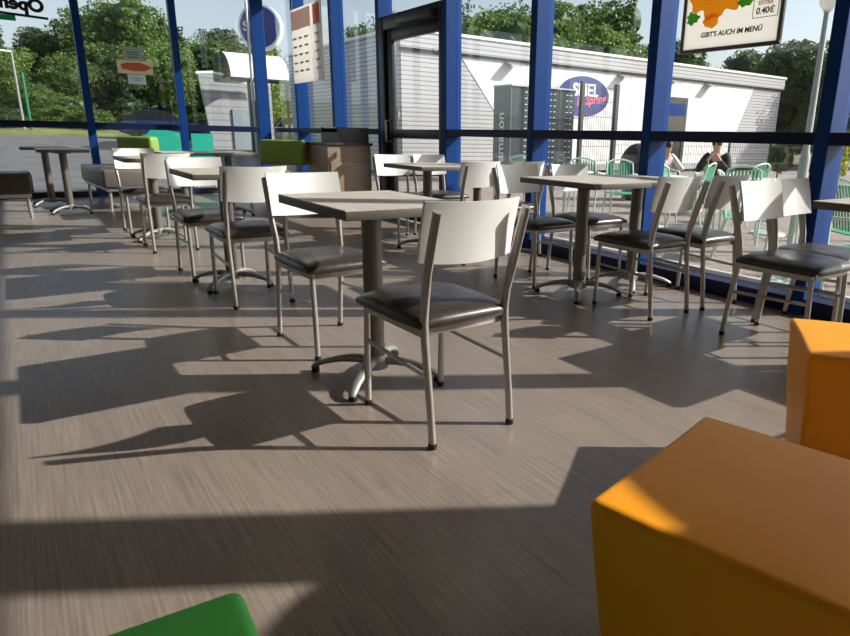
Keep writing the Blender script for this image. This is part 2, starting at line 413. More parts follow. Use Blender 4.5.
def make_chair():
    t = thing('cafe_chair', '', 'chair')
    seat_pad().build('seat', M['vinyl'], t, ang=50)
    back_panel().build('backrest', M['backpanel'], t, ang=40)
    fr = MB(); fr.box(-.185, -.178, .375, .205, -.152, .405, .004).box(-.185, .152, .375, .205, .178, .405, .004)
    fr.box(.185, -.152, .375, .210, .152, .405, .004).box(-.185, -.152, .375, -.160, .152, .405, .004)
    fr.build('seat_frame', M['steel'], t)
    for s in (-1, 1):
        y = s*.166
        f_ = MB().sweep([(.212, y, .012), (.207, y, .2), (.198, y, .385)], .0125, n=12).build('leg', M['steel'], t)
        MB().lathe([(.0135, 0), (.0145, .004), (.0145, .02), (.012, .022)], 12, (.212, y, 0)).build('foot_cap', M['rubber'], f_)
        pts = [(-.236, y, .012), (-.222, y, .15), (-.205, y, .28), (-.194, y, .37), (-.190, y, .43), (-.198, y, .50), (-.220, y, .59), (-.250, y, .69), (-.280, y, .785)]
        pts = [(p[0], y + s*(.006 if p[2] > .5 else 0), p[2]) for p in pts]
        l_ = MB().sweep(pts, [.0145, .0145, .015, .016, .017, .019, .020, .020, .019], [.012, .012, .0125, .013, .013, .013, .013, .013, .012], n=14, side=(1, 0, 0)).build('leg', M['steel'], t)
        MB().lathe([(.0135, 0), (.015, .004), (.015, .02), (.012, .022)], 12, (-.236, y, 0)).build('foot_cap', M['rubber'], l_)
        MB().sweep([(.205, y, .262), (-.212, y, .245)], .0085, n=8).build('stretcher', M['steel'], t)
    return t
CH = make_chair(); used = [False]
def place_chair(x, y, face, label, tilt=0):
    """face +1: sitter looks to +x (west chair of its table); -1: looks to -x"""
    rz = (0 if face > 0 else math.pi) + R(tilt)
    if not used[0]:
        used[0] = True; CH.location = (x, y, 0); CH.rotation_euler = (0, 0, rz); CH['label'] = label; CH['group'] = 'cafe chairs with pale backrests'; return CH
    return dup(CH, (x, y, 0), rz, label)
place_chair(-1.885, 1.142, -1, 'white-backed cafe chair with brown seat nearest the camera, alone in the middle', 2)
place_chair(-2.89, 1.15, 1, 'white-backed chair tucked behind the nearest table, facing the camera', 3)
place_chair(-3.99, 1.095, -1, 'white-backed chair at the second table from the front, its grey back turned to us', 0)
place_chair(-4.835, 1.055, 1, 'white-backed chair facing us, on far side of second table from the front')
place_chair(-6.13, 1.02, -1, 'chair with its pale back turned to us, at third table in the left row')
place_chair(-7.22, 1.00, 1, 'leftmost white-backed chair facing us, beyond the third table in the left row')
place_chair(-5.55, 3.01, 1, 'bright white-backed chair right beside the wooden waste cabinet')
place_chair(-5.56, 3.44, 1, 'white-backed chair against the window, partly hidden behind table near the glass door')
place_chair(-4.43, 2.98, -1, 'chair with its back to us between the door table and the two window tables')
place_chair(-4.43, 3.45, -1, 'chair by the glass, back to us, mostly hidden behind two other white chairs')
place_chair(-3.46, 2.93, 1, 'white-backed chair striped by shadow, left side of the near window table')
place_chair(-3.46, 3.44, 1, 'white-backed chair left of the window table standing closest to the glass')
place_chair(-2.52, 2.995, -1, 'chair with its back to us at right side of the near window table')
place_chair(-2.50, 3.455, -1, 'chair closest to the glass at right side of the window tables, back to us')
place_chair(-1.655, 3.115, 1, 'white-backed chair behind the small orange cube, facing right')
place_chair(-1.70, 3.488, 1, 'grey-shaded white chair against the glass, behind the one at the right edge table')
place_chair(-.66, 3.15, -1, 'chair at far side of the right edge table, out at the picture border')

# ------------------------------------------------------------------ pedestal tables
def make_table(sx, sy, name='pedestal_table'):
    t = thing(name, '', 'table')
    top = MB().box(-sx/2, -sy/2, .748, sx/2, sy/2, .752, 0).build('tabletop', M['tabletop'], t)
    MB().box(-sx/2, -sy/2, .716, sx/2, sy/2, .7478, .003).build('table_edge', M['tableedge'], top)
    MB().lathe([(.040, .05), (.040, .695), (.09, .70), (.09, .7155)], 28).build('column', M['pedestal'], t)
    for k in range(4):
        a = R(45+90*k); d = Vector((math.cos(a), math.sin(a), 0)); pts = []
        for u, z in ((.03, .075), (.09, .078), (.16, .070), (.23, .052), (.275, .030), (.285, .020)): pts.append(d*u+Vector((0, 0, z)))
        l = MB().sweep(pts, [.018, .018, .015, .013, .012, .008], [.026, .024, .021, .019, .017, .012], n=12, side=(0, 0, 1)).build('base_leg', M['castbase'], t)
        MB().lathe([(.016, 0), (.018, .003), (.018, .018), (.01, .02)], 12, tuple(d*.272)).build('foot_cap', M['rubber'], l)
    MB().lathe([(.055, .045), (.055, .085), (.042, .10)], 24).build('base_hub', M['castbase'], t)
    return t
TB = make_table(.68, .51); tused = [False]
def place_table(x, y, label, rz=0):
    if not tused[0]:
        tused[0] = True; TB.location = (x, y, 0); TB['label'] = label; TB['group'] = 'square pedestal tables'; return TB
    return dup(TB, (x, y, 0), rz, label)
place_table(-2.345, 1.125, 'square pedestal table nearest the camera, between two white-backed chairs')
place_table(-4.42, 1.09, 'pedestal table second from the front in the left row of tables')
place_table(-6.72, 1.03, 'pedestal table third from the front in the left row, between far chairs')
place_table(-4.97, 2.94, 'pedestal table just right of the wooden cabinet, in front of the glass door')
place_table(-4.93, 3.455, 'pedestal table against the glass, hidden behind the one at the glass door')
place_table(-2.985, 2.925, 'nearer of the two pedestal tables pushed together by the window')
place_table(-2.985, 3.44, 'pedestal table touching the window, behind its twin table')
place_table(-1.15, 3.17, 'pedestal table cut off by right edge of the picture')
place_table(-9.30, .50, 'far left pedestal table with bright column, near the road window')
place_table(-10.25, .36, 'far left pedestal table with dark column, closest to the road window')
place_table(-8.3, 1.60, 'distant pedestal table in front of the turquoise boards, left of the pair')
place_table(-8.3, 2.115, 'distant pedestal table beside the green bench back, right of the pair')

# ------------------------------------------------------------------ cube stools
def cube_stool(c0, ux, uy, s, h, mat, label, nm='cube_stool'):
    """c0 corner on plan; ux, uy unit vectors; s side"""
    bm = bmesh.new(); n = 14
    ux = Vector((*ux, 0)).normalized(); uy = Vector((*uy, 0)).normalized()
    r = bmesh.ops.create_cube(bm, size=1)
    bmesh.ops.bevel(bm, geom=list(bm.edges), offset=.042, segments=5, profile=.55, affect='EDGES')
    bmesh.ops.subdivide_edges(bm, edges=[e for e in bm.edges if e.calc_length() > .5], cuts=6, use_grid_fill=True)
    for v in bm.verts:
        u, q, z = v.co
        # soft cushion: the middle of each face swells slightly, folds near upper corners
        k = (1-(2*u)**2)*(1-(2*q)**2) if abs(z) > .49 else 0
        z2 = z + (.012*max(k, 0) if z > 0 else 0)
        ks = (1-(2*z)**2); sw = 1+.012*max(ks, 0)
        wr = .0035*math.sin(9*u+5*q+11*z)
        tp = .80+.20*(z+.5); u2 = (u*sw*tp+.5+wr)*s; q2 = (q*sw*tp+.5-wr)*s
        v.co = ux*u2 + uy*q2 + Vector((0, 0, .022 + (z2+.5)*(h-.022)))
    t = thing(nm, label, 'stool', (c0[0], c0[1], 0))
    b = MB(); b.bm.free(); b.bm = bm; b.build('cushion', mat, t, ang=60)
    # seam piping around the top
    cor = [ux*(.5+a*.478)*s+uy*(.5+c*.478)*s+Vector((0, 0, h-.022)) for a, c in ((-1, -1), (1, -1), (1, 1), (-1, 1))]
    pm = MB()
    for i in range(4):
        a, c = cor[i], cor[(i+1) % 4]; e = (c-a).normalized()*.03
        o_ = ((a+c)/2-(ux*.5*s+uy*.5*s+Vector((0, 0, h-.022)))).normalized()*s*.006
        pm.sweep([a+e+o_*.6, (a*.75+c*.25)+o_*1.3, (a+c)/2+o_*1.6, (a*.25+c*.75)+o_*1.3, c-e+o_*.6], .0022, n=6)
    pm.build('piping', mat, t)
    for a, c in ((.17, .17), (.83, .17), (.17, .83), (.83, .83)):
        p = ux*a*s+uy*c*s; MB().lathe([(.02, 0), (.022, .021)], 12, (p.x, p.y, 0)).build('foot', M['rubber'], t)
    return t
cube_stool((-.615, .647), (.43, .097), (-.097, .43), .450, .455, M['orange'], 'large orange leatherette cube stool in the bottom right corner, nearest the camera')
cube_stool((-.795, 1.660), (.30, .22), (-.22, .30), .40, .452, M['orange'], 'smaller looking orange cube stool behind, at right edge of the picture')
cube_stool((-.750, -.290), (.998, -.06), (.06, .998), .445, .455, M['green'], 'bright green leatherette cube stool at the bottom left edge')
for o_ in bpy.data.objects:
    if o_.name.startswith('cube_stool'): o_['group'] = 'leatherette cube stools'

# ------------------------------------------------------------------ benches
def bench(x, y, label, L=1.0, D=.52, back=None, mat=None, rz=0):
    """L along local x, front end at local x=0"""
    t = thing('padded_bench', label, 'bench', (x, y, 0), rz, 'padded benches by the windows')
    MB().box(-L, -D/2, .27, 0, D/2, .50, .035, 4).build('seat_pad', mat or M['brownpad'], t)
    MB().box(-L+.03, -D/2+.03, .23, -.03, D/2-.03, .27, .004).build('seat_frame', M['steel'], t)
    for sx in (-L+.07, -.07):
        for sy in (-1, 1):
            MB().sweep([(sx, sy*(D/2-.06), 0), (sx, sy*(D/2-.07), .24)], .02, n=10).build('leg', M['steel'], t)
    if back:
        bx, by, ya, w2 = back
        b = MB().box(-.085, -w2, .60, .085, w2, .905, .04, 4).build('back_cushion', M['olive'], t)
        b.location = (bx, by, 0); b.rotation_euler = (0, 0, ya)
        for sy in (-.6, .6):
            a = MB().sweep([(0, sy*w2, .25), (0, sy*w2, .62)], .014, n=8).build('back_post', M['steel'], t); a.location = (bx, by, 0); a.rotation_euler = (0, 0, ya)
    return t
bench(-9.35, 1.14, 'taupe bench with green back cushion, near the turquoise boards', L=1.68, back=(-.20, .22, R(-52), .26), rz=R(3.4))
bench(-8.1, 2.85, 'bench with olive green back cushion left of the wooden cabinet', L=1.3, back=(-.16, -.06, R(-52), .31))
bench(-8.85, -.20, 'black padded bench cut off by the left picture edge', L=.5, D=.72, mat=M['vinyl'])

# ------------------------------------------------------------------ waste cabinet
bx0, bx1, by0, by1 = -8.10, -7.42, 3.02, 3.60
t = thing('waste_cabinet', 'brown wood-look waste cabinet with dark tray box on top, left of the glass door', 'cabinet', ((bx0+bx1)/2, (by0+by1)/2, 0))
def lb(mb, n, m, **k): o = mb.build(n, m, t, **k); o.location = (-(bx0+bx1)/2, -(by0+by1)/2, 0); return o
lb(MB().box(bx0+.01, by0+.01, .06, bx1-.01, by1-.01, .86, .004), 'body', M['woodbin'])
lb(MB().box(bx0+.04, by0+.04, 0, bx1-.04, by1-.04, .06), 'plinth', M['black'])
lb(MB().box(bx0-.01, by0-.01, .86, bx1+.01, by1+.01, .89, .004), 'worktop', M['darkgrey'])
dd = lb(MB().box(bx1-.009, by0+.04, .10, bx1+.006, by1-.04, .66, .003), 'door', M['woodbin'])
t2 = thing('tray_box', 'grey open tray box standing on the wooden waste cabinet', 'box', (-7.72, 3.38, .89))
tb = MB(); tb.box(-.26, -.2, 0, .26, .2, .015).box(-.26, -.2, .015, -.245, .2, .18).box(.245, -.2, .015, .26, .2, .18).box(-.245, .185, .015, .245, .2, .18).box(-.245, -.2, .015, .245, -.185, .12)
tb.build('box_shell', M['darkgrey'], t2); MB().box(-.24, -.18, .165, .24, .18, .18, .003).build('tray', M['trimwhite'], t2)

# ------------------------------------------------------------------ window graphics
# framed poster hanging in the window, top right
px0, px1, pz0, pz1, py = -2.86, -2.17, 1.54, 2.45, 3.60
t = thing('framed_poster', 'large framed snack poster hanging in the window, top right of the picture', 'poster', ((px0+px1)/2, py, pz0))
def pp(mb, n, m, **k): o = mb.build(n, m, t, **k); o.location = (-(px0+px1)/2, -py, -pz0); return o
fm = MB(); w_ = .022
fm.box(px0, py-.012, pz0, px1, py+.012, pz0+w_, .002).box(px0, py-.012, pz1-w_, px1, py+.012, pz1, .002).box(px0, py-.012, pz0+w_, px0+w_, py+.012, pz1-w_, .002).box(px1-w_, py-.012, pz0+w_, px1, py+.012, pz1-w_, .002)
pp(fm, 'frame', M['frame']); sheet = pp(MB().box(px0+w_, py-.004, pz0+w_, px1-w_, py+.004, pz1-w_), 'sheet', M['paper'])
def blob(cx, cz, rx, rz_, n=40, wob=.12, seed=0, y=py-.0045, th=.0015, freq=(3, 7)):
    rr = random.Random(seed); ph = [rr.random()*6 for _ in range(3)]; pts = []
    for k in range(n):
        a = 2*math.pi*k/n; q = 1+wob*(math.sin(freq[0]*a+ph[0])*.5+math.sin(freq[1]*a+ph[1])*.5)
        pts.append((cx+rx*q*math.cos(a), y, cz+rz_*q*math.sin(a)))
    return MB().prism(pts, (0, -th, 0))
pp(blob(-2.785, 1.745, .045, .035, seed=4, wob=.3), 'salad_picture', M['leafgreen'], flat=True)
pp(blob(-2.625, 1.90, .195, .165, seed=1, wob=.17, freq=(7, 12), n=90, y=py-.0062), 'snack_picture', M['food'], flat=True)
pp(blob(-2.645, 1.715, .055, .04, seed=6, wob=.12, y=py-.0079), 'snack_bit_picture', M['food'], flat=True)
pp(blob(-2.42, 1.81, .05, .045, seed=9, wob=.2), 'leaf_picture', M['leafgreen'], flat=True)
pp(blob(-2.36, 1.96, .11, .085, seed=2, wob=.03, y=py-.0079), 'sausage_picture', M['salami'], flat=True)
def ptext(name, body, size, mat, x, z, bold=.001, shear=0.0, rot=0, sx=1.0):
    o = text(name, body, size, mat, basis((x, py-.0095, z), (math.cos(rot), 0, math.sin(rot)), (-math.sin(rot), 0, math.cos(rot))), t, bold=bold, shear=shear, sx=sx)
    o.location = (-(px0+px1)/2, -py, -pz0); return o
ptext('slogan_lettering', "GIBT'S AUCH IM MENÜ", .041, M['blackink'], -2.50, 1.625, shear=.15)
ptext('price_lettering', '0.40€', .048, M['blackink'], -2.285, 1.715, shear=.1)
ptext('offer_lettering', 'SNACK UP', .030, M['blackink'], -2.285, 1.80)
ptext('offer_line_lettering', 'EXTRA', .030, M['orangeink'], -2.285, 1.762)
bxm = MB()
for (a0, b0, a1, b1) in ((-2.365, 1.695, -2.205, 1.698), (-2.365, 1.835, -2.205, 1.838), (-2.365, 1.695, -2.362, 1.838), (-2.208, 1.695, -2.205, 1.838)): bxm.box(a0, py-.0065, b0, a1, py-.0045, b1)
pp(bxm, 'price_box', M['blackink'], flat=True)
cm = MB()
for xx in (px0+.12, px1-.12): cm.sweep([(xx, py, pz1-.002), (xx, py, HC)], .002, n=6)
pp(cm, 'hanging_wire', M['galv'])

# two tall menu posters left of the door
def menu_poster(x0, x1, label, top):
    t = thing('menu_poster', label, 'poster', ((x0+x1)/2, 3.6, 1.70), 0, 'tall menu posters in the window')
    hw = (x1-x0)/2
    b = MB().box(-hw, -.012, 0, hw, .012, 1.0, .002).build('board', M['paper'], t)
    MB().box(-hw+.02, -.0155, .72, hw-.02, -.0125, .97).build('top_picture', top, t, flat=True)
    lm = MB()
    for r_ in range(5):
        for c_ in range(3):
            xa = -hw+.06+c_*(2*hw-.1)/3
            lm.box(xa, -.0155, .59-r_*.11, xa+(2*hw-.1)/3*.6, -.0125, .615-r_*.11)
    lm.build('price_rows', M['poster_grey'], t, flat=True)
    wm_ = MB()
    for s in (-1, 1): wm_.sweep([(s*(hw-.04), 0, 1.0), (s*(hw-.04), 0, HC-1.7)], .002, n=6)
    wm_.build('hanging_wire', M['galv'], t)
    return t
menu_poster(-9.94, -9.17, 'tall menu poster with pinkish top, left one hanging beside the green bench cushion', M['pinkpaper'])
menu_poster(-9.10, -8.83, 'narrow menu poster with red spot, right of the pink menu poster', M['salami'])
# cross-shaped sticker on the west window
t = thing('window_sticker', 'cross-shaped food sticker on the left window, in front of the trees', 'sticker', (XG+.012, 1.70, 1.70))
MB().box(0, -.14, .28, .003, .12, .46).build('upper_panel', paper('sticker_grey', (.5, .58, .5), .5), t)
MB().box(.0, -.24, .085, .004, .23, .275).build('middle_panel', paper('sticker_cream', (.85, .80, .62), .5), t)
tt = MB().box(0, -.12, -.06, .003, .12, .08).build('lower_panel', M['paper'], t)
def sblob(cy, cz, ry, rz_, seed, m, nm):
    rr = random.Random(seed); ph = [rr.random()*6 for _ in range(3)]; pts = []
    for k in range(30):
        a = 2*math.pi*k/30; q = 1+.1*(math.sin(5*a+ph[0])+math.sin(8*a+ph[1]))*.5
        pts.append((.0045, cy+ry*q*math.cos(a), cz+rz_*q*math.sin(a)))
    MB().prism(pts, (.002, 0, 0)).build(nm, m, t, flat=True)
sblob(-.0, .185, .20, .06, 3, paper('ham_print', (.80, .22, .10), .4), 'food_picture')
lm = MB()
for k, zz in enumerate((.31, .345, .38)): lm.box(.0035, -.09, zz, .0045, .07, zz+.015)
lm.box(.0035, -.07, .02, .0045, .07, .03).box(.0035, -.05, -.005, .0045, .05, .003)
lm.build('text_lines', principled('sticker_ink', (.16, .18, .16), .6), t, flat=True)
# mirrored Open lettering (made to be read from outside)
t = thing('window_lettering', 'black word Open in mirror writing on the left window, top left', 'lettering', (XG+.012, 0, 2.4))
rot = -.10
text('letters', 'Open', .215, M['blackink'], basis((0, .665, .105), (0, -1, .03), (0, .03, 1)), t, bold=.012, align='LEFT')
MB().prism([(0, .70, .045), (0, .70, .012), (0, -.25, .050), (0, -.25, .085)], (.002, 0, 0)).build('underline', M['blackink'], t, flat=True)
MB().box(0, -.25, -.04, .002, .33, .03).build('green_stripe', principled('green_film', (.0, .40, .16), .5), t, flat=True)

# ------------------------------------------------------------------ games hall outside
FX = -17.0
t = thing('games_hall', 'low white games hall with corrugated grey siding and round blue sign', 'building', (FX, 9.2, 0))
OFF = (-FX, -9.2, 0)
def gp(mb, n, m, parent=None, **k):
    o = mb.build(n, m, parent or t, **k)
    if not parent: o.location = OFF
    return o
Y0, Y1 = 9.21, 28.8
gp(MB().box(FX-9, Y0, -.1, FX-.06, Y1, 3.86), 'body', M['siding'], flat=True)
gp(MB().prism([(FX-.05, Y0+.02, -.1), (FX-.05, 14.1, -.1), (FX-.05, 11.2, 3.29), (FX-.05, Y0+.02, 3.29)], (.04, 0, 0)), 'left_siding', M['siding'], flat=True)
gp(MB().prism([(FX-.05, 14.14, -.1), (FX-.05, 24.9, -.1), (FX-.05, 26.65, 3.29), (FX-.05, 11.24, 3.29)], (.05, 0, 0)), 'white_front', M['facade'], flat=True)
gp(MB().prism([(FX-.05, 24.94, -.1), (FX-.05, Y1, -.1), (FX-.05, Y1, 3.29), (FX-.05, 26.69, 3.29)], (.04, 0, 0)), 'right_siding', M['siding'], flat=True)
jm = MB()
for yy in np.arange(12.5, 26, 1.25): jm.box(FX+.0005, yy, 0 if yy > 14.2 and yy < 24.8 else 2.4, FX+.003, yy+.015, 3.28)
gp(jm, 'panel_joint', principled('joint_grey', (.45, .45, .45), .7), flat=True)
gp(MB().box(FX-.05, Y0-.06, 3.36, FX+.12, Y1+.05, 3.80), 'fascia', M['siding'], flat=True)
gp(MB().box(FX-.05, Y0-.05, 3.29, FX+.06, Y1+.04, 3.36), 'fascia_soffit', M['darkgrey'], flat=True)
gp(MB().box(FX-9.1, Y0-.1, 3.80, FX+.16, Y1+.1, 3.88), 'roof_edge', M['trimwhite'], flat=True)
# sign
n = 48; ey, ez, ry, rz_ = 16.35, 2.42, 1.22, .66
sg = gp(MB().prism([(FX+.003, ey+ry*math.cos(2*math.pi*k/n), ez+rz_*math.sin(2*math.pi*k/n)) for k in range(n)], (.06, 0, 0)), 'sign_board', M['signblue'])
gp(MB().prism([(FX+.001, ey+(ry+.07)*math.cos(2*math.pi*k/n), ez+(rz_+.07)*math.sin(2*math.pi*k/n)) for k in range(n)], (.03, 0, 0)), 'sign_rim', M['trimwhite'])
a = text('sign_lettering', 'SPIEL', .56, M['whiteink'], basis((FX+.067, ey+.06, ez+.02), (0, 1, 0), (0, 0, 1)), t, bold=.02); a.location = OFF
a = text('script_lettering', 'in Spring', .40, M['pinkink'], basis((FX+.067, ey+.35, ez-.24), (0, 1, .12), (0, -.12, 1)), t, bold=.012, shear=.3); a.location = OFF
# entrance
en = gp(MB().box(FX-.0, 20.65, -.1, FX+.05, 22.1, 2.65), 'entrance_door', M['fencedark'], flat=True)
gp(MB().box(FX+.052, 20.75, .1, FX+.06, 22.0, 2.3), 'entrance_glass', M['carglass'], flat=True)
gp(MB().box(FX+.055, 20.8, 1.95, FX+.07, 21.95, 2.4), 'entrance_blue_sign', M['blue'], flat=True)
for yy in (13.1, 18.2, 21.0, 23.3):
    L_ = gp(MB().prism([(FX+.02, yy-.2, 3.28), (FX+.34, yy-.2, 3.16), (FX+.34, yy-.2, 3.11), (FX+.02, yy-.2, 3.20)], (0, .42, 0)), 'floodlight', M['galv'], flat=True)
# gate sliding part seen on terrace side: stone skirting
gp(MB().box(FX-.01, Y0, -.1, FX+.02, Y1, .12), 'plinth', M['galv'], flat=True)

# parcel locker
t = thing('parcel_locker', 'dark teal parcel locker with rows of small white slots and amazon on its side', 'locker', (-14, 10.9, -.06))
def lk(mb, n, m): o = mb.build(n, m, t, flat=True); o.location = (14, -10.9, .06); return o
lk(MB().box(-14.75, 10.87, -.06, -14.0, 13.15, 2.3), 'cabinet', M['locker'])
lk(MB().box(-14.76, 10.85, -.06, -13.99, 10.87, 2.31), 'side_panel', M['lockerside'])
lk(MB().box(-14.77, 10.83, 2.3, -13.96, 13.17, 2.34), 'roof_trim', M['galv'])
dm = MB()
for yy in (11.33, 11.50, 11.67, 12.05, 12.2, 12.35, 12.82, 12.97):
    for k in range(13): dm.box(-13.998, yy, .3+.155*k, -13.99, yy+.075, .318+.155*k)
lk(dm, 'door_slots', M['trimwhite'])
lk(MB().box(-13.999, 11.25, .2, -13.992, 11.27, 2.28).box(-13.999, 11.88, .2, -13.992, 11.9, 2.28).box(-13.999, 12.55, .2, -13.992, 12.57, 2.28), 'door_joints', M['blackink'])
a = text('side_lettering', 'amazon', .42, M['whiteink'], basis((-14.28, 10.845, 1.0), (0, 0, 1), (-1, 0, 0)), t, bold=.004); a.location = (14, -10.9, .06)

# wire fence
t = thing('wire_fence', 'dark wire mesh fence behind the terrace, tall section left and low section right', 'fence', (-13.3, 13.4, -.06))
def fn(mb, n, m): o = mb.build(n, m, t, flat=True); o.location = (13.3, -13.4, .06); return o
for yy, h_, w2 in ((12.75, 2.5, .05), (14.1, 2.5, .06), (17.2, 1.12, .03), (19.8, 1.12, .03), (22.4, 1.12, .05), (25, 1.12, .03), (28, 1.12, .03)):
    fn(MB().box(-13.3-w2, yy-w2, -.06, -13.3+w2, yy+w2, h_, .004), 'post', M['fencedark'])
wmh = MB()
for yy in np.arange(12.85, 14.05, .085): wmh.box(-13.304, yy-.004, 0, -13.296, yy+.004, 2.4)
for zz in (.05, .42, .8, 1.2, 1.6, 2.0, 2.38): wmh.box(-13.31, 12.8, zz-.006, -13.29, 14.05, zz+.006)
fn(wmh, 'tall_mesh', M['fencedark'])
wmh = MB()
for yy in np.arange(14.2, 28, .136): wmh.box(-13.304, yy-.004, 0, -13.296, yy+.004, 1.1)
for zz in (.05, .3, .6, .85, 1.08): wmh.box(-13.31, 14.15, zz-.006, -13.29, 28, zz+.006)
fn(wmh, 'low_mesh', M['fencedark'])

# ------------------------------------------------------------------ lamp post on terrace
t = thing('lamp_post', 'grey terrace lamp post with thick sleeve at its foot, seen at far right', 'lamp post', (-3.77, 7.05, -.20))
MB().lathe([(.045, 1.10), (.036, 1.15), (.028, 2.52), (.03, 2.54)], 16).build('pole', M['galv'], t)
MB().lathe([(.055, .0), (.055, 1.04), (.045, 1.10)], 20).build('sleeve', M['galv'], t)
MB().lathe([(.03, 2.52), (.085, 2.60), (.095, 2.64), (.095, 3.2), (.05, 3.26)], 20).build('lantern', M['paper'], t)

# ------------------------------------------------------------------ terrace furniture
def make_terrace_chair():
    t = thing('terrace_armchair', '', 'chair')
    for s in (-1, 1):
        MB().sweep([(.22, s*.25, 0), (.24, s*.27, .62), (.20, s*.28, .66), (-.20, s*.28, .68), (-.27, s*.24, .70)], .014, n=8).build('arm_frame', M['tubewhite'], t)
        MB().sweep([(-.30, s*.22, 0), (-.20, s*.22, .42), (-.30, s*.20, .86)], .014, n=8).build('leg', M['tubewhite'], t)
    MB().sweep([(-.30, -.20, .86), (-.33, -.1, .90), (-.34, 0, .91), (-.33, .1, .90), (-.30, .20, .86)], .014, n=8).build('top_rail', M['tubewhite'], t)
    sm = MB()
    for k in range(9): sm.box(-.21+k*.052, -.22, .425, -.21+k*.052+.038, .22, .437)
    sm.build('seat', M['greenweave'], t)
    bm_ = MB()
    for k in range(9):
        y = -.185+k*.042; bm_.sweep([(-.205, y, .46), (-.25, y, .66), (-.31, y*1.02, .86)], .004, .015, n=6, side=(1, 0, 0))
    bm_.build('backrest', M['greenweave'], t)
    return t
def make_terrace_table():
    t = thing('terrace_table', '', 'table')
    MB().lathe([(.40, .70), (.42, .71), (.42, .725), (.40, .73)], 32).build('tabletop', M['tubewhite'], t)
    MB().lathe([(.025, .03), (.025, .70)], 12).build('column', M['tubewhite'], t)
    MB().lathe([(.24, 0), (.22, .025), (.03, .04)], 24).build('base', M['tubewhite'], t)
    return t
tc_ = make_terrace_chair(); tt_ = make_terrace_table()
GZ = -.20
chairs = [(-8.3, 6.55, -60, 'green terrace armchair outside the glass door'),
          (-7.6, 7.5, 120, 'green terrace armchair beyond the door mullion, half hidden'),
          (-6.6, 7.3, -30, 'green terrace armchair seen above the near window tables, left one'),
          (-5.9, 7.9, 200, 'green terrace armchair seen above the near window tables, farther one'),
          (-5.1, 6.75, 20, 'green terrace armchair just left of the blue mullion by the window tables'),
          (-5.65, 8.85, 180, 'green terrace armchair just right of the blue mullion, far one'),
          (-4.6, 7.2, -60, 'green terrace armchair with pale frame in front of the seated person'),
          (-3.95, 8.9, 150, 'green terrace armchair beside the seated person'),
          (-3.85, 6.2, 30, 'green terrace armchair behind the shaded white backrest'),
          (-2.6, 6.1, 60, 'green terrace armchair seen right of the last blue mullion'),
          (-2.1, 5.2, 160, 'green terrace armchair at the extreme right of the terrace')]
for i, (x, y, a, l) in enumerate(chairs):
    if i == 0: tc_.location = (x, y, GZ); tc_.rotation_euler = (0, 0, R(a)); tc_['label'] = l; tc_['group'] = 'green terrace armchairs'
    else: dup(tc_, (x, y, GZ), R(a), l)
tabs = [(-7.3, 6.75, 'pale round terrace table outside near the glass door'), (-5.9, 7.2, 'pale round terrace table behind the near window tables'),
        (-4.75, 8.2, 'pale round terrace table in front of the seated person'), (-2.9, 5.4, 'pale round terrace table near the right blue mullion')]
for i, (x, y, l) in enumerate(tabs):
    if i == 0: tt_.location = (x, y, GZ); tt_['label'] = l; tt_['group'] = 'round terrace tables'
    else: dup(tt_, (x, y, GZ), 0, l)

# turquoise boards outside the west window
def board(y0, y1, z1, label, x=-12.6, slant=0):
    t = thing('turquoise_board', label, 'board', (x, (y0+y1)/2, -.06), 0, 'turquoise terrace boards')
    h = (y1-y0)/2
    MB().prism([(0, -h, .35), (0, h, .35), (0, h, z1), (0, -h+slant, z1+.08 if slant else z1), (0, -h, z1-.05)], (.03, 0, 0)).build('panel', M['teal'], t, flat=True)
    for s in (-1, 1): MB().sweep([(.015, s*(h-.03), 0), (.015, s*(h-.03), .36)], .02, n=8).build('post', M['galv'], t)
board(1.90, 2.50, 1.0, 'turquoise board outside left window, left of the two', slant=.12)
board(2.62, 2.98, 1.0, 'turquoise board outside left window, right of the two')

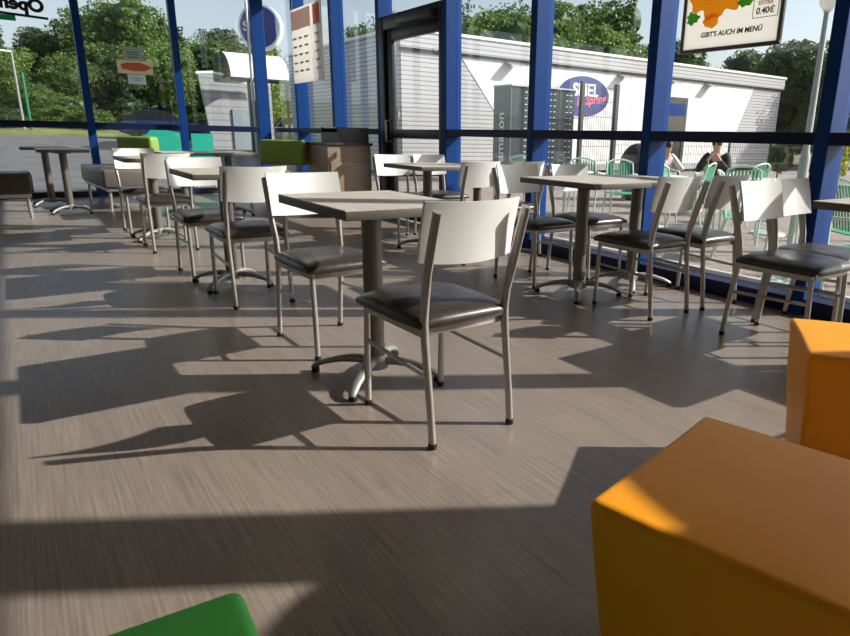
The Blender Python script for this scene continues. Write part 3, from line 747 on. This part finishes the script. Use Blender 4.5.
# ------------------------------------------------------------------ people on the terrace
def skin_body(name, joints, edges_, radii, mat, parent, root=0, sub=2):
    me = bpy.data.meshes.new(name); me.from_pydata(joints, edges_, []); o = bpy.data.objects.new(name, me); COL.objects.link(o)
    md = o.modifiers.new('skin', 'SKIN'); md.use_smooth_shade = True
    sv = me.skin_vertices[0].data
    for i, r_ in enumerate(radii): sv[i].radius = (r_, r_) if not isinstance(r_, tuple) else r_
    sv[root].use_root = True
    sb = o.modifiers.new('sub', 'SUBSURF'); sb.levels = sub; sb.render_levels = sub
    dg = bpy.context.evaluated_depsgraph_get(); m2 = bpy.data.meshes.new_from_object(o.evaluated_get(dg)); m2.name = name
    bpy.data.objects.remove(o); m2.materials.clear(); m2.materials.append(mat)
    ob = bpy.data.objects.new(name, m2); COL.objects.link(ob)
    if parent: ob.parent = parent
    return ob
def seated_person(loc, rz, label, top, lean=.1, hand=True, s=1.0):
    t = thing('person', label, 'person', loc, rz); t.scale = (s, s, s)
    # faces +x, seat height .45
    J = [(0, 0, .50), (0.02, 0, .66), (.05+lean*.3, 0, .86), (.07+lean*.6, 0, 1.02), (.10+lean*.8, 0, 1.11), (.12+lean, 0, 1.19), (.13+lean, 0, 1.27)]
    E = [(0, 1), (1, 2), (2, 3), (3, 4), (4, 5), (5, 6)]; Rr = [(.15, .17), (.13, .15), (.12, .17), (.07, .13), .05, (.085, .075), (.075, .065)]
    def add(p, par, r_): J.append(p); Rr.append(r_); E.append((par, len(J)-1)); return len(J)-1
    hp = (.13+lean+.12, 0, 1.13)
    for sgn in (-1, 1):
        h = add((.03, sgn*.10, .50), 0, .09); k = add((.44, sgn*.13, .52), h, .06); a = add((.42, sgn*.13, .10), k, .042); add((.55, sgn*.14, .04), a, .035)
        sh = add((.06+lean*.6, sgn*.19, 1.0), 3, .055); el = add((.33+lean*.5, sgn*.27, .76), sh, .042)
        wv = add((.26+lean, sgn*.06, 1.0), el, .028); 
        for q in range(4): add((.22+lean, sgn*(.02+.0)+(q-1.5)*.016*1.0, 1.07+(1.5-abs(q-1.5))*.01), wv, .009)
        add((.20+lean, sgn*.07, 1.05), wv, .010)
    body = skin_body('body', J, E, Rr, M['skin'], t)
    # face
    hx = .13+lean
    fz = MB(); fz.sweep([(hx+.075, 0, 1.24), (hx+.10, 0, 1.215)], [.008, .014], n=8); fz.build('nose', M['skin'], t)
    ez_ = MB()
    for sgn in (-1, 1): ez_.lathe([(.004, -.008), (.009, 0), (.004, .008)], 8, (hx+.074, sgn*.028, 1.245))
    ez_.build('eyes', M['hair'], t)
    hb = MB(); hb.lathe([(.02, .135), (.06, .115), (.086, .07), (.09, .03), (.08, .005)], 20, (hx-.012, 0, 1.20)); hb.build('hair', M['hair'], t)
    # jacket: trunk and sleeves
    J2 = [(0, 0, .47), (.02, 0, .66), (.05+lean*.3, 0, .86), (.07+lean*.6, 0, 1.03)]; E2 = [(0, 1), (1, 2), (2, 3)]; R2 = [(.17, .19), (.15, .17), (.14, .19), (.085, .15)]
    for sgn in (-1, 1):
        J2.append((.06+lean*.6, sgn*.19, 1.0)); R2.append(.07); E2.append((3, len(J2)-1))
        J2.append((.33+lean*.5, sgn*.27, .76)); R2.append(.056); E2.append((len(J2)-2, len(J2)-1))
        J2.append((.28+lean*.9, sgn*.10, .95)); R2.append(.042); E2.append((len(J2)-2, len(J2)-1))
    skin_body('jacket', J2, E2, R2, top, t)
    J3 = [(0, 0, .50)]; E3 = []; R3 = [.15]
    for sgn in (-1, 1):
        J3.append((.03, sgn*.10, .50)); R3.append(.10); E3.append((0, len(J3)-1))
        J3.append((.44, sgn*.13, .52)); R3.append(.072); E3.append((len(J3)-2, len(J3)-1))
        J3.append((.42, sgn*.13, .14)); R3.append(.055); E3.append((len(J3)-2, len(J3)-1))
    skin_body('trousers', J3, E3, R3, M['darkgrey'], t)
    return t
def stool_chair(x, y, a, l): dup(tc_, (x, y, GZ), R(a), l)
seated_person((-6.68, 9.66, -.20), R(-65), 'person in a black jacket sitting outside with hands raised to the face', M['jacket'], s=.95)
stool_chair(-6.76, 9.72, -65, 'green terrace armchair under the person in black')
seated_person((-7.98, 9.80, -.20), R(-20), 'dark haired person in a white top sitting outside by the blue mullion', M['shirt'], s=.90)
stool_chair(-8.02, 9.83, -20, 'green terrace armchair under the person in white')
# dark rounded hooded chair
t = thing('hooded_beach_chair', 'dark rounded chair shell on the terrace behind the left of the blue mullion', 'chair', (-9.05, 10.35, GZ), R(-50))
hm = MB(); prof = []
for k in range(9): a = math.pi/2*k/8; prof.append((max(.36*math.cos(a), .002), .68+.46*math.sin(a)))
hm.lathe([(.33, .25), (.36, .68)]+prof[1:], 28); hm.build('shell', M['jacket'], t, ang=60)
MB().lathe([(.27, .0), (.29, .25)], 24).build('seat_base', M['darkgrey'], t)

# ------------------------------------------------------------------ grey annex far left with barrel canopy, pylon sign
t = thing('entrance_annex', 'grey sided annex with white barrel canopy far behind the left window', 'building', (-30, 7, 0))
def an(mb, n, m, **k): o = mb.build(n, m, t, **k); o.location = (30, -7, 0); return o
an(MB().prism([(-30, 7.15, 0), (-30, 9.75, 0), (-30, 9.75, 3.6), (-30, 6.75, 3.3)], (-4, .9, 0)), 'body', M['sidinggrey'], flat=True)
an(MB().prism([(-29.98, 6.68, 3.24), (-29.98, 9.8, 3.57), (-29.98, 9.8, 3.67), (-29.98, 6.68, 3.34)], (-4, .9, 0)), 'roof_edge', M['trimwhite'], flat=True)
cn = MB(); n = 14; bmc = cn.bm; ra = []; rb_ = []
for k in range(n+1):
    a = math.pi*k/n; ra.append((-28.2+1.3*math.cos(a)*1.0, 3.0+1.0*math.sin(a)))
for th in (0,):
    vs = [[bmc.verts.new((x, yy, z)) for x, z in ra] for yy in (7.25, 9.5)]
    vs2 = [[bmc.verts.new((x*1.0, yy, z-.07)) for x, z in ra] for yy in (7.25, 9.5)]
    for k in range(n):
        bmc.faces.new((vs[0][k], vs[1][k], vs[1][k+1], vs[0][k+1])); bmc.faces.new((vs2[0][k], vs2[0][k+1], vs2[1][k+1], vs2[1][k]))
        for q in (0, 1): bmc.faces.new((vs[q][k], vs[q][k+1], vs2[q][k+1], vs2[q][k]))
    for k in (0, n): bmc.faces.new((vs[0][k], vs2[0][k], vs2[1][k], vs[1][k]))
an(cn, 'barrel_canopy', M['trimwhite'])
pts = [(x, 7.23, z) for x, z in ra]; an(MB().prism(pts, (0, .02, 0)), 'canopy_end', M['carglass'], flat=True)
for yy in (7.9, 9.4): an(MB().box(-27.0, yy-.05, .1, -26.9, yy+.05, 3.0), 'canopy_post', M['fencedark'], flat=True)
an(MB().box(-26.95, 7.25, 2.85, -26.85, 9.5, 3.0), 'canopy_beam', M['fencedark'], flat=True)
an(MB().box(-29.99, 8.9, .1, -29.9, 9.6, 2.3), 'entrance', M['carglass'], flat=True)
an(MB().box(-29.99, 8.0, .1, -29.93, 8.7, 1.9).box(-28.5, 9.75, .1, -28.44, 10.5, 1.3), 'glass_screen', principled('screen_grey', (.30, .36, .40), .3), flat=True)

t = thing('pylon_sign', 'round white and blue pylon sign on a mast behind the corner column', 'sign', (-26, 7.75, .1))
MB().lathe([(.05, 0), (.05, 5.4), (.03, 5.5)], 14).build('mast', M['galv'], t)
n = 40
def disc(r_, x0, x1): return MB().prism([(x0, r_*math.cos(2*math.pi*k/n), r_*math.sin(2*math.pi*k/n)) for k in range(n)], (x1-x0, 0, 0))
for o in (disc(.80, -.16, .14).build('sign_box', M['trimwhite'], t), disc(.72, .141, .15).build('sign_face', M['signblue'], t),
          text('sign_letters', 'SU', .46, M['whiteink'], basis((.154, -.34, -.13), (0, 1, 0), (0, 0, 1)), t, bold=.01)):
    o.location = (.1, .45, 4.62); o.rotation_euler = (0, 0, R(-38))
MB().sweep([(0, 0, 5.2), (.05, .5, 5.0)], .03, n=8).build('bracket', M['galv'], t)
t = thing('distant_shed', 'ochre and brown flat shed far away between the corner column and the posters', 'building', (-60, 20.5, 2.4))
MB().box(-3, -1.6, -.6, 0, 2.6, 2.1).build('wall', principled('ochre_wall', (.36, .28, .10), .8), t, flat=True)
MB().box(-3.1, -1.7, 2.1, .3, 2.7, 3.2).build('roof', principled('brown_roof', (.22, .17, .14), .8), t, flat=True)
MB().box(.01, -.9, .2, .05, 1.9, 1.2).build('window', M['carglass'], t, flat=True)
# ------------------------------------------------------------------ cars
def make_car(mat, label, loc, rz):
    t = thing('parked_car', label, 'car', loc, rz, 'parked cars beyond the left window')
    def loft(prof_list, nm, m):
        bm = bmesh.new(); rows = []
        for yy, pr in prof_list: rows.append([bm.verts.new((x, yy, z)) for x, z in pr])
        n_ = len(rows[0])
        for i in range(len(rows)-1):
            for k in range(n_): bm.faces.new((rows[i][k], rows[i][(k+1) % n_], rows[i+1][(k+1) % n_], rows[i+1][k]))
        bm.faces.new(rows[0]); bm.faces.new(rows[-1][::-1])
        b = MB(); b.bm.free(); b.bm = bm; return b.build(nm, m, t, ang=40)
    low = [(-2.1, .35), (-2.12, .62), (-2.0, .88), (-1.0, .95), (.9, .95), (1.9, .78), (2.12, .6), (2.1, .32), (1.7, .22), (-1.7, .22)]
    def sc(pr, k, dz=0): return [(x*k, z+dz) for x, z in pr]
    loft([(-.86, sc(low, .96)), (-.80, low), (.80, low), (.86, sc(low, .96))], 'body', mat)
    cab = [(-1.75, .94), (-1.3, 1.38), (-.5, 1.46), (.25, 1.42), (1.0, .94)]
    g = loft([(-.78, cab), (-.66, sc(cab, .93)), (.66, sc(cab, .93)), (.78, cab)], 'glasshouse', M['carglass'])
    rf = [(-1.25, 1.385), (-.5, 1.47), (.22, 1.43), (.2, 1.44), (-.5, 1.50), (-1.2, 1.41)]
    loft([(-.66, rf), (.66, rf)], 'roof', mat)
    for x in (-1.35, 1.35):
        for y in (-.80, .80):
            wv = MB(); wv.sweep([(x, y-.1, .32), (x, y+.1, .32)], .32, n=20); wv.build('wheel', M['rubber'], t)
    return t
make_car(M['carblue'], 'dark blue parked car behind the left window, beside the grass', (-39.5, 6.9, .48), R(82))
make_car(M['cardark'], 'dark parked car in front of the grey annex', (-37.5, 10.4, .38), R(95))
make_car(M['carsilver'], 'silver parked car seen between the corner columns', (-34, 12.9, .30), R(84))
make_car(M['carsilver'], 'pale parked car seen below the narrow menu poster', (-31, 12.7, .22), R(95))

# street lamps across the road
t = thing('street_lamp', 'pale street lamp in front of the trees at the far left', 'street lamp', (-44.5, .85, .8))
MB().lathe([(.07, 0), (.05, 4.0)], 10).build('pole', M['galv'], t); MB().sweep([(0, 0, 3.98), (0, -.9, 4.05)], .05, n=8).build('arm', M['trimwhite'], t)
t = thing('green_pole', 'green pole standing on the grass beside the street lamp', 'pole', (-44, 1.15, .75))
MB().lathe([(.08, 0), (.07, 2.9), (.05, 3.0)], 10).build('shaft', principled('pole_green', (.01, .16, .06), .5), t); MB().lathe([(.2, -.05), (.2, .03)], 12).build('foot', M['galv'], t)

# ------------------------------------------------------------------ trees and shrubs
def crown_mesh(name, n, ell, leaf, seed, mat):
    """leaf quads spread over lumpy ellipsoids; ell: list of (cx,cy,cz,rx,ry,rz)"""
    g = np.random.RandomState(seed); ell = np.array(ell, float)
    wts = (ell[:, 3]*ell[:, 5]); wts = wts/wts.sum()
    ctr = []; tone = []
    # sub-clumps
    ncl = max(60, n//45)
    ci = g.choice(len(ell), ncl, p=wts); d = g.normal(size=(ncl, 3)); d /= np.linalg.norm(d, axis=1)[:, None]
    rad = g.uniform(.72, 1.0, ncl)[:, None]
    cl = ell[ci, :3]+d*rad*ell[ci, 3:]; cr = g.uniform(.10, .20, ncl)*ell[ci, 3:].mean(axis=1)*1.6; ct = g.uniform(0, 1, ncl)
    k = g.choice(ncl, n); v = g.normal(size=(n, 3)); v /= np.linalg.norm(v, axis=1)[:, None]
    P_ = cl[k]+v*cr[k][:, None]*g.uniform(.5, 1, n)[:, None]*np.array([1, 1, .75])
    T_ = np.clip(ct[k]*.6+g.uniform(0, .4, n), 0, 1)
    a = g.normal(size=(n, 3)); a /= np.linalg.norm(a, axis=1)[:, None]; b = np.cross(a, g.normal(size=(n, 3))); b /= np.linalg.norm(b, axis=1)[:, None]
    sz = leaf*g.uniform(.6, 1.3, n)[:, None]
    V_ = np.stack([P_-a*sz, P_-b*sz*.6, P_+a*sz, P_+b*sz*.6], 1).reshape(-1, 3)
    me = bpy.data.meshes.new(name); me.vertices.add(4*n); me.vertices.foreach_set('co', V_.ravel())
    me.loops.add(4*n); me.loops.foreach_set('vertex_index', np.arange(4*n)); me.polygons.add(n)
    me.polygons.foreach_set('loop_start', np.arange(0, 4*n, 4)); me.polygons.foreach_set('loop_total', np.full(n, 4)) if False else None
    at = me.attributes.new('tone', 'FLOAT', 'POINT'); at.data.foreach_set('value', np.repeat(T_, 4))
    me.update(calc_edges=True); me.validate(); me.materials.append(mat)
    return me
def core_mesh(name, ell, mat, seed):
    bm = bmesh.new(); g = random.Random(seed)
    for e in ell:
        r = bmesh.ops.create_icosphere(bm, subdivisions=3, radius=1)
        for v in r['verts']:
            d = 1+.14*math.sin(4*v.co.x+e[0]*3)*math.sin(5*v.co.y+e[1])+g.uniform(-.05, .05)
            v.co = Vector((e[0]+v.co.x*e[3]*.66*d, e[1]+v.co.y*e[4]*.66*d, e[2]+v.co.z*e[5]*.66*d))
    me = bpy.data.meshes.new(name); bm.to_mesh(me); bm.free(); me.materials.append(mat); return me
KINDS = {}
def tree_kind(key, n, h, spread, leaf, seed, mat, tall=False):
    g = np.random.RandomState(seed); ell = []
    for i in range(9 if not tall else 7):
        a = g.uniform(0, 6.28); q = g.uniform(.15, .6)*spread*.5
        zz = h*g.uniform(.24, .84)
        r_ = spread*g.uniform(.20, .30)*(1.25-.55*zz/h)
        ell.append((q*math.cos(a), q*math.sin(a), zz, r_, r_, r_*(.8 if not tall else 1.35)))
    ell.append((0, 0, h*.55, spread*.34, spread*.34, h*.30))
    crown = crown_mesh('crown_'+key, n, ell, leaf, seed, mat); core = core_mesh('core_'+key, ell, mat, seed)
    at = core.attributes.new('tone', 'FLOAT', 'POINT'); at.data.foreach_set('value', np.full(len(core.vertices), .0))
    # join core into crown
    bm = bmesh.new(); bm.from_mesh(crown); bm.from_mesh(core)
    me = bpy.data.meshes.new('crown_'+key); bm.to_mesh(me); bm.free(); me.materials.append(mat)
    tk = MB(); tk.sweep([(0, 0, -.6), (0.05, 0, h*.2), (-.05, .05, h*.45), (0, 0, h*.7)], [h*.022, h*.018, h*.013, h*.004], n=9)
    for i in range(5):
        e = ell[i]; tk.sweep([(0, 0, h*.28), (e[0]*.5, e[1]*.5, (h*.3+e[2])/2), (e[0]*.9, e[1]*.9, e[2])], [h*.010, h*.007, h*.003], n=6)
    o = tk.build('trunk_proto', M['bark']); tm = o.data; bpy.data.objects.remove(o)
    KINDS[key] = (me, tm, h)
tree_kind('a', 30000, 10, 8, .105, 11, M['leaf_mid'])
tree_kind('b', 30000, 10, 7.5, .105, 12, M['leaf_light'])
tree_kind('c', 30000, 10, 7, .10, 13, M['leaf_dark'])
tree_kind('d', 22000, 10, 5.5, .10, 14, M['leaf_mid'], True)
tree_kind('y', 6000, 10, 6, .16, 15, M['leaf_yellow'], True)
def tree(key, x, y, z, h, label, group, rz=None, wide=1.0, name='tree', cat='tree'):
    me, tm, hh = KINDS[key]; s = h/hh
    t = thing(name, label, cat, (x, y, z), rz if rz is not None else random.uniform(0, 6.28), group); t.scale = (s*wide, s*wide, s)
    c = bpy.data.objects.new('crown', me); COL.objects.link(c); c.parent = t
    k = bpy.data.objects.new('trunk', tm); COL.objects.link(k); k.parent = t
    return t
GW = 'trees across the road'; GN = 'trees behind the games hall'
def gz(x): return float(np.interp(-x, [11.5, 20, 30, 42, 46, 52, 60, 110], [-.06, 0, .22, .6, .9, 1.6, 2.6, 6]))
west = [('b', -50, .55, 4.8, 'light green tree across the road at left edge of the picture'), ('c', -57, -1.2, 6.5, 'dark tree across the road farthest left'),
        ('a', -47.5, 1.75, 3.0, 'low bushy tree across the road behind the green pole'), ('c', -58, 3.0, 6.0, 'dark tree across the road between lamp and first mullion'),
        ('a', -49, 3.7, 4.9, 'bushy tree across the road just left of the first mullion'), ('c', -60, 5.3, 6.9, 'dark tree across the road behind the first mullion'),
        ('a', -54, 7.6, 9.2, 'tallest tree across the road, behind the cross-shaped sticker'), ('b', -49, 9.2, 6.1, 'light green tree across the road right of the sticker'),
        ('c', -60, 10.9, 7.6, 'dark tree across the road right of the sticker'), ('c', -49, 6.1, 5.0, 'dark leafy tree across the road left of the sticker'),
        ('a', -52, 12.2, 6.8, 'tree across the road above the left end of the annex'), ('b', -48, 14.2, 6.1, 'light tree across the road above the barrel canopy'),
        ('c', -58, 14.6, 7.4, 'dark tree behind the annex, deep in the row'), ('a', -54, 16.8, 6.9, 'tree across the road beside the pylon sign'),
        ('c', -60, 20.0, 4.0, 'low dark tree far behind the corner columns'), ('b', -62, 24.5, 3.2, 'low light tree far behind the menu posters')]
for k, x, y, h, l in west: tree(k, x, y, gz(x)-.3, h*1.06, l, GW, wide=1.12)
for i, (x, y, s, k) in enumerate([(-46, .2, 2.0, 'c'), (-46.5, 4.4, 2.3, 'a'), (-46, 6.6, 2.2, 'c'), (-45.6, 8.4, 2.0, 'b'), (-46, 10.6, 2.2, 'c'), (-47, 2.4, 2.2, 'b'), (-46.4, 12.6, 2.2, 'b')]):
    tree(k, x, y, gz(x)-.35*s, s, ['shrub across the road at the far left edge', 'shrub across the road left of the first mullion', 'shrub across the road right of the first mullion', 'shrub across the road under the cross-shaped sticker',
         'shrub across the road left of the second mullion', 'shrub across the road beside the green pole', 'shrub across the road right of the second mullion'][i], 'shrubs across the road', wide=1.9, name='shrub', cat='shrub')
north = [('a', -31, 15.4, 7.3, 'light green tree behind the glass door overlight'), ('c', -36, 19.6, 8.6, 'dark tree behind the games hall left of the mullion'),
         ('a', -30, 21.0, 8.8, 'round tree above the left part of the games hall roof'), ('a', -30, 23.6, 9.2, 'big green tree above the amazon locker'),
         ('b', -29, 26.6, 8.8, 'pale willow-like tree above the games hall roof'), ('c', -35, 28.0, 8.6, 'dark tree between the willow-like and the slender tree'),
         ('d', -29.5, 29.6, 9.9, 'slender tall tree above the round blue sign'), ('c', -32, 32.4, 8.4, 'dark tree above the roof, right of the slender tree'),
         ('a', -27, 31.2, 6.9, 'tree above the roof left of the wide blue mullion'), ('c', -26.5, 34.6, 6.6, 'dark tree left of the framed snack poster'),
         ('c', -31, 37.5, 8.6, 'tall dark tree right of the wide blue mullion'), ('c', -24.0, 36.5, 7.0, 'dark tree under the framed snack poster'), ('a', -21.0, 36.0, 7.1, 'green tree below right corner of the snack poster'),
         ('c', -18.4, 33.0, 6.8, 'dark tree beside the lamp post'), ('c', -18.0, 33.8, 5.6, 'dark tree at the right end of the games hall'), ('a', -15.6, 33.0, 7.0, 'green tree left of the last blue mullion'),
         ('d', -14.1, 36, 8.6, 'tree right of the last blue mullion')]
for k, x, y, h, l in north: tree(k, x, y, -.1, h*1.04, l, GN, wide=1.1)
tree('y', -10.2, 22.6, -.1, 5.6, 'yellow-green slender bush right of the lamp post', 'garden bushes', wide=.5, name='garden_bush', cat='bush')
tree('y', -9.6, 19.6, -.1, 1.7, 'low yellow-green bush at the foot of the lamp post', 'garden bushes', wide=1.3, name='garden_bush', cat='bush')
tree('a', -15.8, 31.6, -.2, 4.4, 'green bush behind the fence at right end of the hall', 'garden bushes', wide=1.0, name='garden_bush', cat='bush')
tree('c', -12.0, 20.8, -.1, 1.25, 'small dark bush in front of the white siding', 'garden bushes', wide=1.0, name='garden_bush', cat='bush')
tree('c', -11.2, 22.3, -.1, 1.0, 'low hedge bush left of the lamp post', 'garden bushes', wide=2.2, name='garden_bush', cat='bush')

# ------------------------------------------------------------------ added sun blockers, out of view, shading cube stools and floor
def sun_blocker(x, y, z, r, label):
    t = thing('shade_disc', label, 'sun blocker', (x, y, z), 0, 'added sun blockers')
    MB().lathe([(r, 0), (r, .03), (r*.92, .08), (r*.62, .14), (r*.22, .19), (.04, .21)], 40).build('blocker_shell', M['darkgrey'], t)
    MB().lathe([(.006, .21), (.006, HC-z)], 8).build('cord', M['black'], t)
sun_blocker(.684, 2.998, 1.80, .475, 'wide round dark disc added to block sun, hanging low right of the picture')
sun_blocker(1.455, 3.02, 2.35, .45, 'smaller dark disc added to block sun, hanging higher, right of the wide one')
